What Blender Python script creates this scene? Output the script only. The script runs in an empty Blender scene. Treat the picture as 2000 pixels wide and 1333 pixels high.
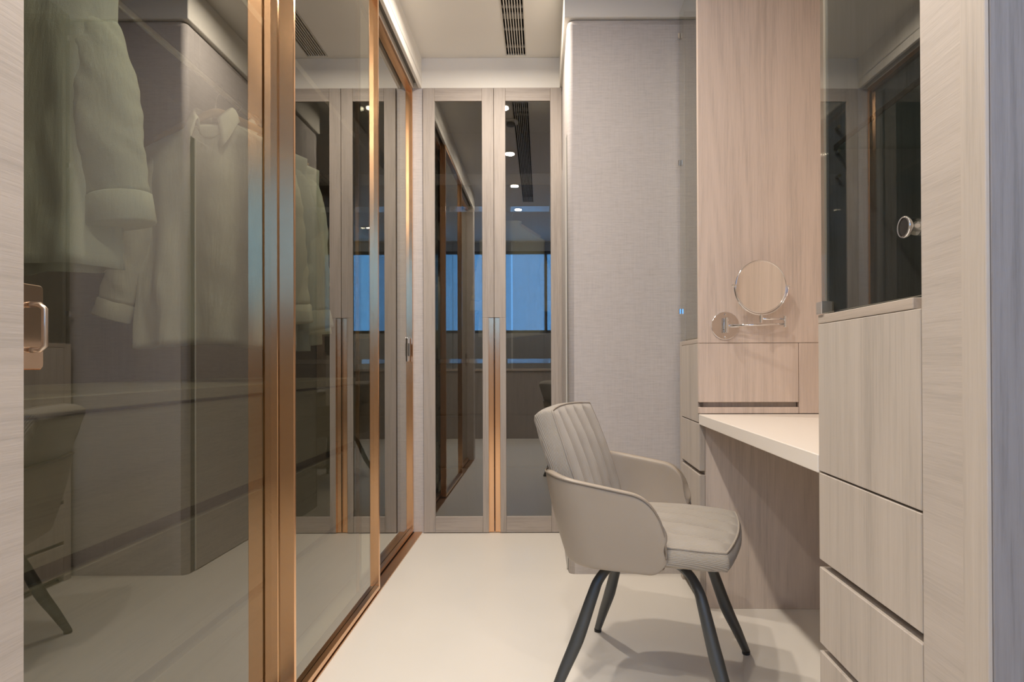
import bpy, bmesh, math, random
from mathutils import Matrix, Vector, noise
R_ = math.radians
random.seed(4)
SC = bpy.context.scene
COL = SC.collection

# ------------------------------------------------------------------ camera
cam_d = bpy.data.cameras.new('camera')
cam = bpy.data.objects.new('camera', cam_d)
COL.objects.link(cam)
FPX = 1187.0
cam_d.sensor_width = 36.0
cam_d.lens = FPX / 2000.0 * 36.0
cam_d.clip_start = 0.02
PITCH, ROLL = R_(0.25), R_(-0.2)
cam.matrix_world = (Matrix.Translation((0, 0, 0.92)) @ Matrix.Rotation(math.pi / 2 + PITCH, 4, 'X')
                    @ Matrix.Rotation(ROLL, 4, 'Z'))
cam_d.shift_x = -58.0 / 2000.0
cam_d.shift_y = (709.8 - 666.5) / 2000.0
SC.camera = cam

# ------------------------------------------------------------------ world, exposure, lights
SC.view_settings.view_transform = 'Standard'
SC.view_settings.look = 'None'
SC.view_settings.gamma = 1.0
SC.view_settings.use_curve_mapping = False
SC.view_settings.exposure = 0.0
SC.cycles.max_bounces = 14
SC.cycles.transparent_max_bounces = 24
SC.cycles.glossy_bounces = 8
SC.cycles.use_denoising = True
SC.cycles.sample_clamp_indirect = 6.0

w = bpy.data.worlds.new('sky')
SC.world = w
w.use_nodes = True
bgn = w.node_tree.nodes['Background']
bgn.inputs[0].default_value = (0.16, 0.48, 1.05, 1)
SKY = 4.2
bgn.inputs[1].default_value = SKY

DOWN_Y = [0.10, 0.97, 1.84, 2.71]
DOWN_X = -0.25
CEIL = 2.63
WARM = (1.0, 0.89, 0.765)
SPOT_W = 14.2
BED_W = 7.0


def spot(x, y, power, name='downlight_lamp', col=WARM):
    """the lamp behind each downlight's diffusing lens"""
    l = bpy.data.lights.new(name, 'AREA')
    l.shape = 'DISK'
    l.size = 0.072
    l.spread = R_(171)
    l.energy = power
    l.color = col
    o = bpy.data.objects.new(name, l)
    COL.objects.link(o)
    o.location = (x, y, CEIL - 0.012)
    return o


for y in DOWN_Y:
    spot(DOWN_X, y, SPOT_W)
BED_SPOTS = [(-1.05, 0.13), (0.75, 0.10), (-1.05, -0.75), (0.75, -0.75)]
for x, y in BED_SPOTS:
    spot(x, y, BED_W)

# ------------------------------------------------------------------ node helpers


class NT:
    def __init__(self, name):
        self.m = bpy.data.materials.new(name)
        self.m.use_nodes = True
        self.t = self.m.node_tree
        self.n = self.t.nodes
        self.b = self.n['Principled BSDF']
        self.out = self.n['Material Output']

    def new(self, typ, **kw):
        n = self.n.new(typ)
        for k, v in kw.items():
            setattr(n, k, v)
        return n

    def link(self, a, b):
        self.t.links.new(a, b)

    def val(self, node, key, v):
        node.inputs[key].default_value = v

    def coords(self, scale=(1, 1, 1), rot=(0, 0, 0)):
        tc = self.new('ShaderNodeTexCoord')
        mp = self.new('ShaderNodeMapping')
        mp.inputs['Scale'].default_value = scale
        mp.inputs['Rotation'].default_value = rot
        self.link(tc.outputs['Object'], mp.inputs['Vector'])
        return mp.outputs['Vector']

    def noise(self, scale, detail=4, rough=0.6, dist=0.0, s=1.0):
        n = self.new('ShaderNodeTexNoise')
        n.inputs['Scale'].default_value = s
        n.inputs['Detail'].default_value = detail
        n.inputs['Roughness'].default_value = rough
        n.inputs['Distortion'].default_value = dist
        self.link(self.coords(scale), n.inputs['Vector'])
        return n.outputs['Fac']

    def math(self, op, a, b=None, c=None):
        n = self.new('ShaderNodeMath', operation=op)
        for i, x in enumerate((a, b, c)):
            if x is None:
                continue
            if isinstance(x, (int, float)):
                n.inputs[i].default_value = x
            else:
                self.link(x, n.inputs[i])
        return n.outputs[0]

    def ramp(self, fac, stops):
        r = self.new('ShaderNodeValToRGB')
        el = r.color_ramp.elements
        while len(el) < len(stops):
            el.new(0.5)
        for e, (p, c) in zip(el, stops):
            e.position = p
            e.color = (*c, 1)
        self.link(fac, r.inputs[0])
        return r.outputs[0]

    def bump(self, h, strength=0.2, dist=0.002):
        b = self.new('ShaderNodeBump')
        b.inputs['Strength'].default_value = strength
        b.inputs['Distance'].default_value = dist
        self.link(h, b.inputs['Height'])
        self.link(b.outputs[0], self.b.inputs['Normal'])


def principled(name, col, rough=0.5, metal=0.0, spec=0.5):
    k = NT(name)
    k.b.inputs['Base Color'].default_value = (*col, 1)
    k.b.inputs['Roughness'].default_value = rough
    k.b.inputs['Metallic'].default_value = metal
    k.b.inputs['Specular IOR Level'].default_value = spec
    return k


def scl(c, f):
    return tuple(min(1, x * f) for x in c)


def wood(name, col, axis='z', contrast=0.16, rough=0.5, cath=0.5):
    """pale brushed oak, grain running along the given axis"""
    k = principled(name, col, rough, spec=0.35)

    def S(a, l):
        return {'z': (a, a, l), 'y': (a, l, a), 'x': (l, a, a)}[axis]
    fine = k.noise(S(170, 4.5), 5, 0.65)
    pores = k.noise(S(420, 16), 3, 0.7)
    broad = k.noise(S(14, 0.9), 3, 0.5, 0.4)
    field = k.noise(S(5.2, 0.42), 2, 0.4, 0.25)
    rings = k.math('SINE', k.math('MULTIPLY', field, 75.0))
    rings = k.math('MULTIPLY', k.math('ADD', rings, 1.0), 0.5)
    s = k.math('MULTIPLY', fine, 0.42)
    s = k.math('ADD', s, k.math('MULTIPLY', pores, 0.22))
    s = k.math('ADD', s, k.math('MULTIPLY', broad, 0.30))
    s = k.math('ADD', s, k.math('MULTIPLY', rings, 0.13 * cath))
    c = k.ramp(s, [(0.28, scl(col, 1 - 1.9 * contrast)), (0.50, col), (0.74, scl(col, 1 + contrast))])
    k.link(c, k.b.inputs['Base Color'])
    k.bump(k.math('ADD', fine, pores), 0.16, 0.0012)
    return k.m


def linen(name, col, contrast=0.13):
    k = principled(name, col, 0.8, spec=0.2)
    h = k.noise((7, 7, 420), 3, 0.7)
    h2 = k.noise((22, 22, 160), 3, 0.7)
    v = k.noise((380, 380, 9), 3, 0.7)
    s = k.math('ADD', k.math('MULTIPLY', h, 0.38), k.math('MULTIPLY', v, 0.27))
    s = k.math('ADD', s, k.math('MULTIPLY', h2, 0.35))
    c = k.ramp(s, [(0.33, scl(col, 1 - 1.5 * contrast)), (0.5, col), (0.67, scl(col, 1 + contrast))])
    k.link(c, k.b.inputs['Base Color'])
    k.bump(s, 0.25, 0.0012)
    return k.m


def paint(name, col, rough=0.6):
    k = principled(name, col, rough, spec=0.25)
    n = k.noise((1.3, 1.3, 1.3), 3, 0.5)
    c = k.ramp(n, [(0.3, scl(col, 0.97)), (0.7, scl(col, 1.02))])
    k.link(c, k.b.inputs['Base Color'])
    k.bump(k.noise((260, 260, 260), 2, 0.5), 0.04, 0.0006)
    return k.m


def metal(name, col, rough, axis='z', brushed=0.12):
    k = principled(name, col, rough, 1.0)
    sc = {'z': (700, 700, 6), 'y': (700, 6, 700), 'x': (6, 700, 700)}[axis]
    n = k.noise(sc, 3, 0.6)
    r = k.math('ADD', k.math('MULTIPLY', n, brushed), rough - brushed / 2)
    k.link(r, k.b.inputs['Roughness'])
    return k.m


def tinted_glass(name, tint, r0):
    """smoked reflective pane; tint is the transmission per face of the slab"""
    k = NT(name)
    k.n.remove(k.b)
    geo = k.new('ShaderNodeNewGeometry')
    dot = k.new('ShaderNodeVectorMath', operation='DOT_PRODUCT')
    k.link(geo.outputs['Normal'], dot.inputs[0])
    k.link(geo.outputs['Incoming'], dot.inputs[1])
    c = k.math('ABSOLUTE', dot.outputs['Value'])
    p = k.math('POWER', k.math('SUBTRACT', 1.0, c), 5.0)
    f = k.math('ADD', r0, k.math('MULTIPLY', p, 1.0 - r0))
    g = k.math('SUBTRACT', 1.0, f)               # both faces of the pane reflect
    f = k.math('SUBTRACT', 1.0, k.math('MULTIPLY', g, g))
    f = k.math('MULTIPLY', f, k.math('SUBTRACT', 1.0, geo.outputs['Backfacing']))
    tr = k.new('ShaderNodeBsdfTransparent')
    tr.inputs[0].default_value = (*tint, 1)
    gl = k.new('ShaderNodeBsdfGlossy')
    gl.inputs['Roughness'].default_value = 0.0
    gl.inputs['Color'].default_value = (0.98, 0.97, 0.92, 1)
    mx = k.new('ShaderNodeMixShader')
    k.link(f, mx.inputs[0])
    k.link(tr.outputs[0], mx.inputs[1])
    k.link(gl.outputs[0], mx.inputs[2])
    k.link(mx.outputs[0], k.out.inputs[0])
    return k.m


def emission(name, col, s):
    k = NT(name)
    k.n.remove(k.b)
    e = k.new('ShaderNodeEmission')
    e.inputs[0].default_value = (*col, 1)
    e.inputs[1].default_value = s
    k.link(e.outputs[0], k.out.inputs[0])
    return k.m


def corduroy(name, col, pitch=0.0042):
    """ribs follow the object's x axis on top and the side bands alike"""
    k = principled(name, col, 0.85, spec=0.15)
    tc = k.new('ShaderNodeTexCoord')
    sep = k.new('ShaderNodeSeparateXYZ')
    k.link(tc.outputs['Object'], sep.inputs[0])
    a = k.math('ADD', sep.outputs['Y'], sep.outputs['Z'])
    wob = k.math('MULTIPLY', k.noise((18, 18, 18), 2, 0.5), 0.0022)
    a = k.math('ADD', a, wob)
    s = k.math('SINE', k.math('MULTIPLY', a, 2 * math.pi / pitch))
    s = k.math('MULTIPLY', k.math('ADD', s, 1.0), 0.5)
    fz = k.noise((500, 500, 500), 2, 0.6)
    mot = k.noise((9, 9, 9), 3, 0.55)
    t = k.math('ADD', k.math('MULTIPLY', s, 0.45), k.math('MULTIPLY', fz, 0.3))
    t = k.math('ADD', t, k.math('MULTIPLY', mot, 0.4))
    c = k.ramp(t, [(0.2, scl(col, 0.66)), (0.55, col), (0.95, scl(col, 1.2))])
    k.link(c, k.b.inputs['Base Color'])
    k.bump(s, 0.55, 0.0016)
    k.b.inputs['Sheen Weight'].default_value = 0.25
    return k.m


def cloth(name, col):
    k = principled(name, col, 0.85, spec=0.15)
    k.bump(k.math('ADD', k.noise((14, 14, 3.0), 4, 0.6, 0.6), k.math('MULTIPLY', k.noise((600, 600, 600), 2, 0.5), 0.1)), 0.5, 0.012)
    n = k.noise((5, 5, 5), 3, 0.5)
    k.link(k.ramp(n, [(0.3, scl(col, 0.94)), (0.7, scl(col, 1.04))]), k.b.inputs['Base Color'])
    return k.m


def leather(name, col):
    k = principled(name, col, 0.42, spec=0.45)
    k.bump(k.noise((420, 420, 420), 3, 0.6), 0.08, 0.0008)
    n = k.noise((6, 6, 6), 3, 0.5)
    k.link(k.ramp(n, [(0.3, scl(col, 0.97)), (0.7, scl(col, 1.03))]), k.b.inputs['Base Color'])
    return k.m


def sheer(name, col, transp):
    k = NT(name)
    k.n.remove(k.b)
    tr = k.new('ShaderNodeBsdfTransparent')
    di = k.new('ShaderNodeBsdfDiffuse')
    di.inputs[0].default_value = (*col, 1)
    mx = k.new('ShaderNodeMixShader')
    n = k.noise((300, 300, 4), 2, 0.5)
    k.link(k.math('ADD', k.math('MULTIPLY', n, 0.16), 0.92 - transp), mx.inputs[0])
    k.link(tr.outputs[0], mx.inputs[1])
    k.link(di.outputs[0], mx.inputs[2])
    k.link(mx.outputs[0], k.out.inputs[0])
    return k.m


M = {}
M['floor'] = None
kf = principled('microcement_floor', (0.76, 0.71, 0.64), 0.33, spec=0.4)
nf = kf.noise((0.9, 0.9, 0.9), 4, 0.55)
kf.link(kf.ramp(nf, [(0.3, (0.755, 0.715, 0.65)), (0.7, (0.795, 0.755, 0.69))]), kf.b.inputs['Base Color'])
kf.link(kf.math('ADD', kf.math('MULTIPLY', kf.noise((3, 3, 3), 3, 0.5), 0.10), 0.30), kf.b.inputs['Roughness'])
M['floor'] = kf.m
M['paint'] = paint('warm_white_paint', (0.88, 0.845, 0.775))
M['linen'] = linen('grey_linen_wallcover', (0.56, 0.52, 0.50))
M['linen_block'] = M['linen']
M['oak'] = wood('pale_oak', (0.49, 0.435, 0.385))
M['oak_pink_lit'] = wood('rosy_lit_oak', (0.64, 0.53, 0.46))  # same oak, with the pinkish warm light put into its colour
M['oak_under_lit'] = wood('oak_under_desk_lit', (0.67, 0.575, 0.505))  # same oak lightened; colour stands in for bounce light below the desk
M['oak_door'] = wood('greyed_oak', (0.43, 0.375, 0.33), contrast=0.2)
M['oak_door_h'] = wood('greyed_oak_rail', (0.43, 0.375, 0.33), axis='x', contrast=0.2)
M['oak_side'] = wood('oak_across', (0.50, 0.445, 0.40), axis='y', contrast=0.13, cath=0.15)
M['oak_grey'] = wood('cool_grey_oak', (0.27, 0.255, 0.26), contrast=0.22)
M['oak_top'] = wood('oak_top_edge', (0.48, 0.41, 0.35), axis='y')
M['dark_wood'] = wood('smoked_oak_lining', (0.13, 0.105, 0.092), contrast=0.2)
M['chest_wood'] = wood('grey_brown_drawer_oak', (0.27, 0.245, 0.21), axis='y', contrast=0.18)
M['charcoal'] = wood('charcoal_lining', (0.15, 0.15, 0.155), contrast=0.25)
M['bronze'] = metal('brushed_bronze', (0.88, 0.535, 0.30), 0.21, brushed=0.08)
M['bronze_h'] = metal('brushed_bronze_rail', (0.74, 0.45, 0.25), 0.30, axis='y')
M['bronze_dark'] = metal('dark_bronze', (0.20, 0.135, 0.085), 0.35, axis='y')
M['chrome'] = metal('polished_chrome', (0.82, 0.82, 0.83), 0.06, brushed=0.02)
M['steel'] = metal('satin_steel', (0.55, 0.54, 0.52), 0.25)
M['rail_grey'] = principled('grey_track_liner', (0.16, 0.15, 0.135), 0.5).m
M['mirror'] = metal('mirror_silver', (0.90, 0.89, 0.88), 0.012, brushed=0.0)
M['glass_slide'] = tinted_glass('smoked_reflective_glass', (0.72, 0.73, 0.675), 0.092)
M['glass_door'] = tinted_glass('grey_reflective_glass', (0.62, 0.63, 0.62), 0.10)
M['glass_cab'] = tinted_glass('dark_cabinet_glass', (0.76, 0.78, 0.77), 0.036)
M['glass_shelf'] = tinted_glass('clear_shelf_glass', (0.80, 0.86, 0.84), 0.03)
M['glass_window'] = tinted_glass('window_glass', (0.97, 0.98, 0.98), 0.02)
M['desk'] = principled('cream_solid_surface', (0.82, 0.765, 0.70), 0.35, spec=0.4).m
M['leather'] = leather('taupe_leather', (0.37, 0.315, 0.255))
M['piping'] = leather('taupe_piping', (0.25, 0.21, 0.17))
M['cord'] = corduroy('grey_beige_corduroy', (0.385, 0.345, 0.295))
M['cordpipe'] = cloth('corduroy_welt', (0.36, 0.32, 0.275))
M['seam'] = cloth('seam_groove_shade', (0.16, 0.14, 0.115))  # seam lines, coloured dark to paint in the shade of the grooves
M['gunmetal'] = principled('gunmetal_powdercoat', (0.10, 0.105, 0.105), 0.42, 0.55).m
M['black'] = principled('black_plastic', (0.02, 0.02, 0.02), 0.5).m
M['shadow'] = principled('duct_black', (0.02, 0.018, 0.015), 0.9).m
M['vent'] = principled('vent_cream_enamel', (0.66, 0.62, 0.55), 0.45).m
M['vent_bar'] = principled('vent_damper_grey', (0.36, 0.34, 0.31), 0.5).m
M['shirt_mint'] = cloth('pale_mint_cotton', (0.77, 0.79, 0.745))
M['shirt_white'] = cloth('white_cotton', (0.80, 0.78, 0.74))
M['shirt_grey'] = cloth('pale_grey_cotton', (0.62, 0.64, 0.64))
M['cardigan'] = cloth('straw_knit', (0.62, 0.55, 0.36))
M['label'] = cloth('dark_neck_label', (0.12, 0.11, 0.11))
M['hanger'] = wood('hanger_beech', (0.50, 0.33, 0.19), axis='x')
M['lens'] = emission('lamp_lens', (1.0, 0.90, 0.76), 22.0)
M['white'] = principled('white_enamel', (0.82, 0.80, 0.76), 0.4).m
M['sheer'] = sheer('grey_voile', (0.17, 0.18, 0.21), 0.60)
M['sheet'] = wood('partition_oak', (0.33, 0.29, 0.26), contrast=0.15)

# ------------------------------------------------------------------ mesh helpers


class Frame:
    def __init__(self, origin, rot):
        self.o = Vector(origin)
        self.r = rot
        self.m = Matrix.Translation(self.o) @ Matrix.Rotation(rot, 4, 'Z')


W = Frame((0, 0, 0), 0.0)
R = Frame((0.543, 0, 0), -math.atan(0.0227))      # the right-hand joinery runs very slightly off square


def thing(name, label, cat, at, frame=W, group=None):
    o = bpy.data.objects.new(name, None)
    o.empty_display_size = 0.05
    COL.objects.link(o)
    o.location = frame.m @ Vector(at)
    o.rotation_euler = (0, 0, frame.r)
    o['label'] = label
    o['category'] = cat
    if group:
        o['group'] = group
    return (o, Vector(at), frame)


def tag(o, label, cat, group=None):
    o['label'] = label
    o['category'] = cat
    if group:
        o['group'] = group
    return o


def put(name, bm, mat, parent=None, frame=W, smooth=False, label=None, structure=False, off=None):
    """link a bmesh as one object; verts are in frame coordinates"""
    bmesh.ops.recalc_face_normals(bm, faces=bm.faces)
    me = bpy.data.meshes.new(name)
    if parent is None:
        o = bpy.data.objects.new(name, me)
        o.matrix_world = frame.m
    elif isinstance(parent, tuple):
        bmesh.ops.translate(bm, verts=bm.verts, vec=-parent[1])
        o = bpy.data.objects.new(name, me)
        o.parent = parent[0]
    else:                                   # a part: same local coordinates
        v = Vector(parent['off'])
        bmesh.ops.translate(bm, verts=bm.verts, vec=-v)
        o = bpy.data.objects.new(name, me)
        o.parent = parent
    bm.to_mesh(me)
    bm.free()
    if smooth:
        for p in me.polygons:
            p.use_smooth = True
    me.materials.append(mat)
    COL.objects.link(o)
    if isinstance(parent, tuple):
        offs[o.name] = parent[1].copy()
    if label:
        o['label'] = label
    if structure:
        o['kind'] = 'structure'
    return o


offs = {}


def sub(name, bm, mat, part, smooth=False, label=None):
    """sub-part under a part; verts in the same frame coordinates as the part was built in"""
    bmesh.ops.recalc_face_normals(bm, faces=bm.faces)
    v = offs.get(part.name, Vector((0, 0, 0)))
    bmesh.ops.translate(bm, verts=bm.verts, vec=-v)
    me = bpy.data.meshes.new(name)
    bm.to_mesh(me)
    bm.free()
    if smooth:
        for p in me.polygons:
            p.use_smooth = True
    me.materials.append(mat)
    o = bpy.data.objects.new(name, me)
    COL.objects.link(o)
    o.parent = part
    if label:
        o['label'] = label
    return o


def box(x0, x1, y0, y1, z0, z1, bev=0.0015, bm=None, seg=1):
    own = bmesh.new()
    bmesh.ops.create_cube(own, size=1.0)
    bmesh.ops.scale(own, vec=(abs(x1 - x0), abs(y1 - y0), abs(z1 - z0)), verts=own.verts)
    bmesh.ops.translate(own, vec=((x0 + x1) / 2, (y0 + y1) / 2, (z0 + z1) / 2), verts=own.verts)
    if bev:
        bmesh.ops.bevel(own, geom=list(own.edges), offset=bev, segments=seg, affect='EDGES', profile=0.5)
    if bm is None:
        return own
    me = bpy.data.meshes.new('tmp')
    own.to_mesh(me)
    own.free()
    bm.from_mesh(me)
    bpy.data.meshes.remove(me)
    return bm


def cyl(p0, p1, r, seg=24, bev=0.0, bm=None, r2=None):
    own = bmesh.new()
    p0, p1 = Vector(p0), Vector(p1)
    d = p1 - p0
    bmesh.ops.create_cone(own, cap_ends=True, segments=seg, radius1=r, radius2=r if r2 is None else r2, depth=d.length)
    if bev:
        es = [e for e in own.edges if abs(e.verts[0].co.z - e.verts[1].co.z) < 1e-6]
        bmesh.ops.bevel(own, geom=es, offset=bev, segments=2, affect='EDGES', profile=0.5)
    q = Vector((0, 0, 1)).rotation_difference(d.normalized())
    bmesh.ops.transform(own, matrix=Matrix.Translation((p0 + p1) / 2) @ q.to_matrix().to_4x4(), verts=own.verts)
    if bm is None:
        return own
    me = bpy.data.meshes.new('tmp')
    own.to_mesh(me)
    own.free()
    bm.from_mesh(me)
    bpy.data.meshes.remove(me)
    return bm


def catmull(pts, n=8, closed=False):
    P = [Vector(p) for p in pts]
    out = []
    m = len(P)
    rng = range(m if closed else m - 1)
    for i in rng:
        a = P[(i - 1) % m] if (closed or i > 0) else P[0] * 2 - P[1]
        b, c = P[i], P[(i + 1) % m]
        d = P[(i + 2) % m] if (closed or i + 2 < m) else P[-1] * 2 - P[-2]
        for k in range(n):
            t = k / n
            out.append(0.5 * ((2 * b) + (c - a) * t + (2 * a - 5 * b + 4 * c - d) * t * t + (3 * b - a - 3 * c + d) * t ** 3))
    if not closed:
        out.append(P[-1].copy())
    return out


def tube(path, radii, seg=12, closed=False, bm=None, flat=(1, 1), jitter=None):
    """sweep a circle along a path; radii a number or a list along the path"""
    bm = bm or bmesh.new()
    n = len(path)
    path = [Vector(p) for p in path]
    rr = (lambda i: radii) if isinstance(radii, (int, float)) else (
        lambda i: radii[min(len(radii) - 1, int(i / max(1, n - 1) * (len(radii) - 1)))] if len(radii) != n and n < 2 else
        lerp_list(radii, i / max(1, n - 1)))
    up = None
    rings = []
    for i in range(n):
        if closed:
            t = path[(i + 1) % n] - path[(i - 1) % n]
        else:
            t = path[min(i + 1, n - 1)] - path[max(i - 1, 0)]
        t.normalize()
        if up is None:
            up = Vector((0, 0, 1)) if abs(t.z) < 0.9 else Vector((0, 1, 0))
        a = (up - t * up.dot(t)).normalized()
        up = a
        b = t.cross(a)
        r = rr(i)
        ring = []
        for k in range(seg):
            ang = 2 * math.pi * k / seg
            q = path[i] + a * math.cos(ang) * r * flat[0] + b * math.sin(ang) * r * flat[1]
            if jitter:
                q += (q - path[i]).normalized() * jitter(q)
            ring.append(bm.verts.new(q))
        rings.append(ring)
    for i in range(n if closed else n - 1):
        A, B = rings[i], rings[(i + 1) % n]
        for k in range(seg):
            bm.faces.new((A[k], A[(k + 1) % seg], B[(k + 1) % seg], B[k]))
    if not closed:
        bm.faces.new(rings[0][::-1])
        bm.faces.new(rings[-1])
    return bm


def lerp_list(L, t):
    f = t * (len(L) - 1)
    i = min(int(f), len(L) - 2)
    return L[i] + (L[i + 1] - L[i]) * (f - i)


def loft(rings, bm=None, cap=True):
    bm = bm or bmesh.new()
    vs = [[bm.verts.new(p) for p in r] for r in rings]
    n = len(vs[0])
    for A, B in zip(vs, vs[1:]):
        for k in range(n):
            bm.faces.new((A[k], A[(k + 1) % n], B[(k + 1) % n], B[k]))
    if cap:
        bm.faces.new(vs[0][::-1])
        bm.faces.new(vs[-1])
    return bm


def prism(poly, z0, z1):
    bm = bmesh.new()
    a = [bm.verts.new((x, y, z0)) for x, y in poly]
    b = [bm.verts.new((x, y, z1)) for x, y in poly]
    n = len(a)
    for k in range(n):
        bm.faces.new((a[k], a[(k + 1) % n], b[(k + 1) % n], b[k]))
    bm.faces.new(a[::-1])
    bm.faces.new(b)
    return bm


def struct(name, bm, mat, frame=W, smooth=False):
    return put(name, bm, mat, None, frame, smooth, structure=True)


# ------------------------------------------------------------------ room shell
BACK = 3.36
TOP = 2.46
struct('floor', box(-2.6, 2.4, -1.75, 4.1, -0.06, 0.0, 0), M['floor'])

VX0, VX1, VY0, VY1 = -0.187, -0.083, 0.38, 3.335       # slot for the linear vent
bm = bmesh.new()
for a, b, c, d in ((-2.6, VX0, -1.75, 4.1), (VX1, 2.4, -1.75, 4.1), (VX0, VX1, -1.75, VY0), (VX0, VX1, VY1, 4.1)):
    box(a, b, c, d, CEIL, CEIL + 0.05, 0, bm)
struct('ceiling', bm, M['paint'])

# back wall: painted bulkhead above the doors, closet lining behind
struct('wall_back', box(-0.80, 1.25, BACK, BACK + 0.10, TOP, CEIL, 0.002), M['paint'])
struct('trim_1', box(-0.80, -0.652, BACK - 0.002, BACK + 0.04, 0, TOP, 0.001), M['linen'])

# soft-cornered linen clad block right of the doors
BX0, BX1, BY0 = 0.117, 1.25, 2.685
rad = 0.026
poly = [(BX1, BY0), (BX1, BACK + 0.04), (BX0, BACK + 0.04)]
for i in range(9):
    a = math.pi + (math.pi / 2) * i / 8
    poly.append((BX0 + rad + rad * math.cos(a), BY0 + rad + rad * math.sin(a)))
rings = []
for z, inset in ((0, 0), (TOP - 0.03, 0), (TOP - 0.012, 0.004), (TOP - 0.003, 0.012), (TOP, 0.022)):
    rings.append([(x + (inset if x < 0.6 else 0), y + (inset if y < 3 else 0), z) for x, y in poly])
block = struct('wall_right_end', loft(rings), M['linen'], smooth=False)
for p in block.data.polygons:
    p.use_smooth = abs(p.normal.z) < 0.5 and p.area < 0.2
struct('wall_soffit', box(0.104, 1.25, BY0 - 0.008, BACK + 0.05, TOP, CEIL, 0.003), M['paint'])

# flush door in the aisle side of that block
dd = struct('door_1', box(BX0 - 0.006, BX0 + 0.02, BY0 + 0.062, BACK - 0.03, 0.004, 1.955, 0.0015), M['linen'])
sub('finger_groove', box(BX0 - 0.0015, BX0 + 0.012, BY0 + 0.029, BY0 + 0.060, 0.004, 1.955, 0.0), M['rail_grey'], dd)
sub('door_edge_trim', box(BX0 - 0.0075, BX0 + 0.004, BY0 + 0.060, BY0 + 0.0655, 0.004, 1.955, 0.0005), M['vent'], dd)

# bulkhead over the sliding doors, with the track slots in its underside
bm = bmesh.new()
box(-0.80, -0.66, 0.68, BACK, TOP + 0.045, CEIL, 0, bm)
box(-0.677, -0.66, 0.68, BACK, TOP, TOP + 0.05, 0.002, bm)
box(-0.718, -0.704, 0.68, BACK, TOP, TOP + 0.05, 0.001, bm)
box(-0.80, -0.760, 0.68, BACK, TOP, TOP + 0.05, 0.001, bm)
struct('wall_bulkhead', bm, M['paint'])

# joinery ends either side of the opening, and the room behind the camera
tl = struct('trim_2', box(-1.50, -0.664, 0.66, 0.782, 0, CEIL, 0.003), M['oak_side'])
struct('wall_left', box(-1.55, -1.48, 0.785, 4.0, 0, CEIL, 0), M['dark_wood'])
struct('wall_right', box(0.62, 0.70, 0.76, 2.80, 0, CEIL, 0), M['paint'], R)
struct('trim_3', box(0.0, 0.62, 0.806, 0.902, 0, CEIL, 0.0015), M['oak_side'], R)
struct('trim_4', box(-0.005, 0.0008, 0.7585, 0.8055, 0, CEIL, 0.001), M['oak'], R)
struct('trim_5', box(0.001, 1.62, 0.757, 0.8055, 0, CEIL, 0.001), M['oak_grey'], R)
struct('wall_room_left', box(-2.5, -2.4, -1.75, 0.70, 0, CEIL, 0), M['paint'])
struct('wall_room_front_left', box(-2.5, -1.50, 0.66, 0.782, 0, CEIL, 0), M['paint'])
struct('wall_room_right', box(2.05, 2.15, -1.75, 0.9, 0, CEIL, 0), M['paint'])
# window wall
WX0, WX1, WZ0, WZ1, WY = -1.35, 1.55, 1.37, 2.50, -1.62
bm = bmesh.new()
box(-2.5, WX0, WY - 0.1, WY, 0, CEIL, 0, bm)
box(WX1, 2.15, WY - 0.1, WY, 0, CEIL, 0, bm)
box(WX0, WX1, WY - 0.1, WY, 0, WZ0, 0, bm)
box(WX0, WX1, WY - 0.1, WY, WZ1, CEIL, 0, bm)
struct('wall_window', bm, M['paint'])
win = struct('window_1', box(WX0, WX1, WY - 0.055, WY - 0.045, WZ0, WZ1, 0), M['glass_window'])
for x in (WX0 + 0.02, -0.62, 0.06, 0.82, WX1 - 0.02):
    sub('mullion', box(x - 0.02, x + 0.02, WY - 0.07, WY - 0.03, WZ0, WZ1, 0.002), M['gunmetal'], win)
for z in (WZ0 + 0.02, WZ1 - 0.02):
    sub('window_rail', box(WX0, WX1, WY - 0.07, WY - 0.03, z - 0.02, z + 0.02, 0.002), M['gunmetal'], win)


def curtain(x0, x1, y, label, seed):
    rnd = random.Random(seed)
    bm = bmesh.new()
    N, K = 220, 10
    ph = [rnd.uniform(0, 6.28) for _ in range(4)]
    grid = []
    for i in range(N + 1):
        s = i / N
        col = []
        for j in range(K + 1):
            t = j / K
            z = 0.02 + (CEIL - 0.05) * t
            nf = 6
            cl = s + 0.95 / (2 * math.pi * nf) * math.sin(2 * math.pi * nf * s + ph[3] + 0.25 * math.sin(3 * t + ph[1]))
            f = 0.030 * math.sin(s * 75 + ph[0] + 0.5 * math.sin(t * 2 + ph[1])) + 0.012 * math.sin(s * 160 + ph[2])
            xx = x0 + (x1 - x0) * cl + 0.012 * math.sin(s * 75 + 1.4 + ph[0])
            col.append(bm.verts.new((xx, y + f * (0.6 + 0.4 * (1 - t)), z)))
        grid.append(col)
    for i in range(N):
        for j in range(K):
            bm.faces.new((grid[i][j], grid[i + 1][j], grid[i + 1][j + 1], grid[i][j + 1]))
    o = put('sheer_curtain', bm, M['sheer'], smooth=True)
    tag(o, label, 'curtain', 'sheer curtains at the window behind the camera')


curtain(-1.6, -0.45, -1.52, 'grey sheer curtain at the window seen mirrored in the left glass door', 1)
curtain(-0.42, 0.75, -1.52, 'grey sheer curtain at the window seen mirrored in the right glass door', 2)

pt = thing('low_partition', 'low wooden partition below the mirrored window, seen only as a reflection in the glass doors', 'partition', (0.1, -1.02, 0))
put('panel', box(-2.2, 2.0, -1.06, -0.98, 0.0, 0.855, 0.003), M['sheet'], pt)
put('cap', box(-2.22, 2.02, -1.09, -0.96, 0.855, 0.885, 0.003), M['oak_top'], pt)

# ------------------------------------------------------------------ ceiling fittings


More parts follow.
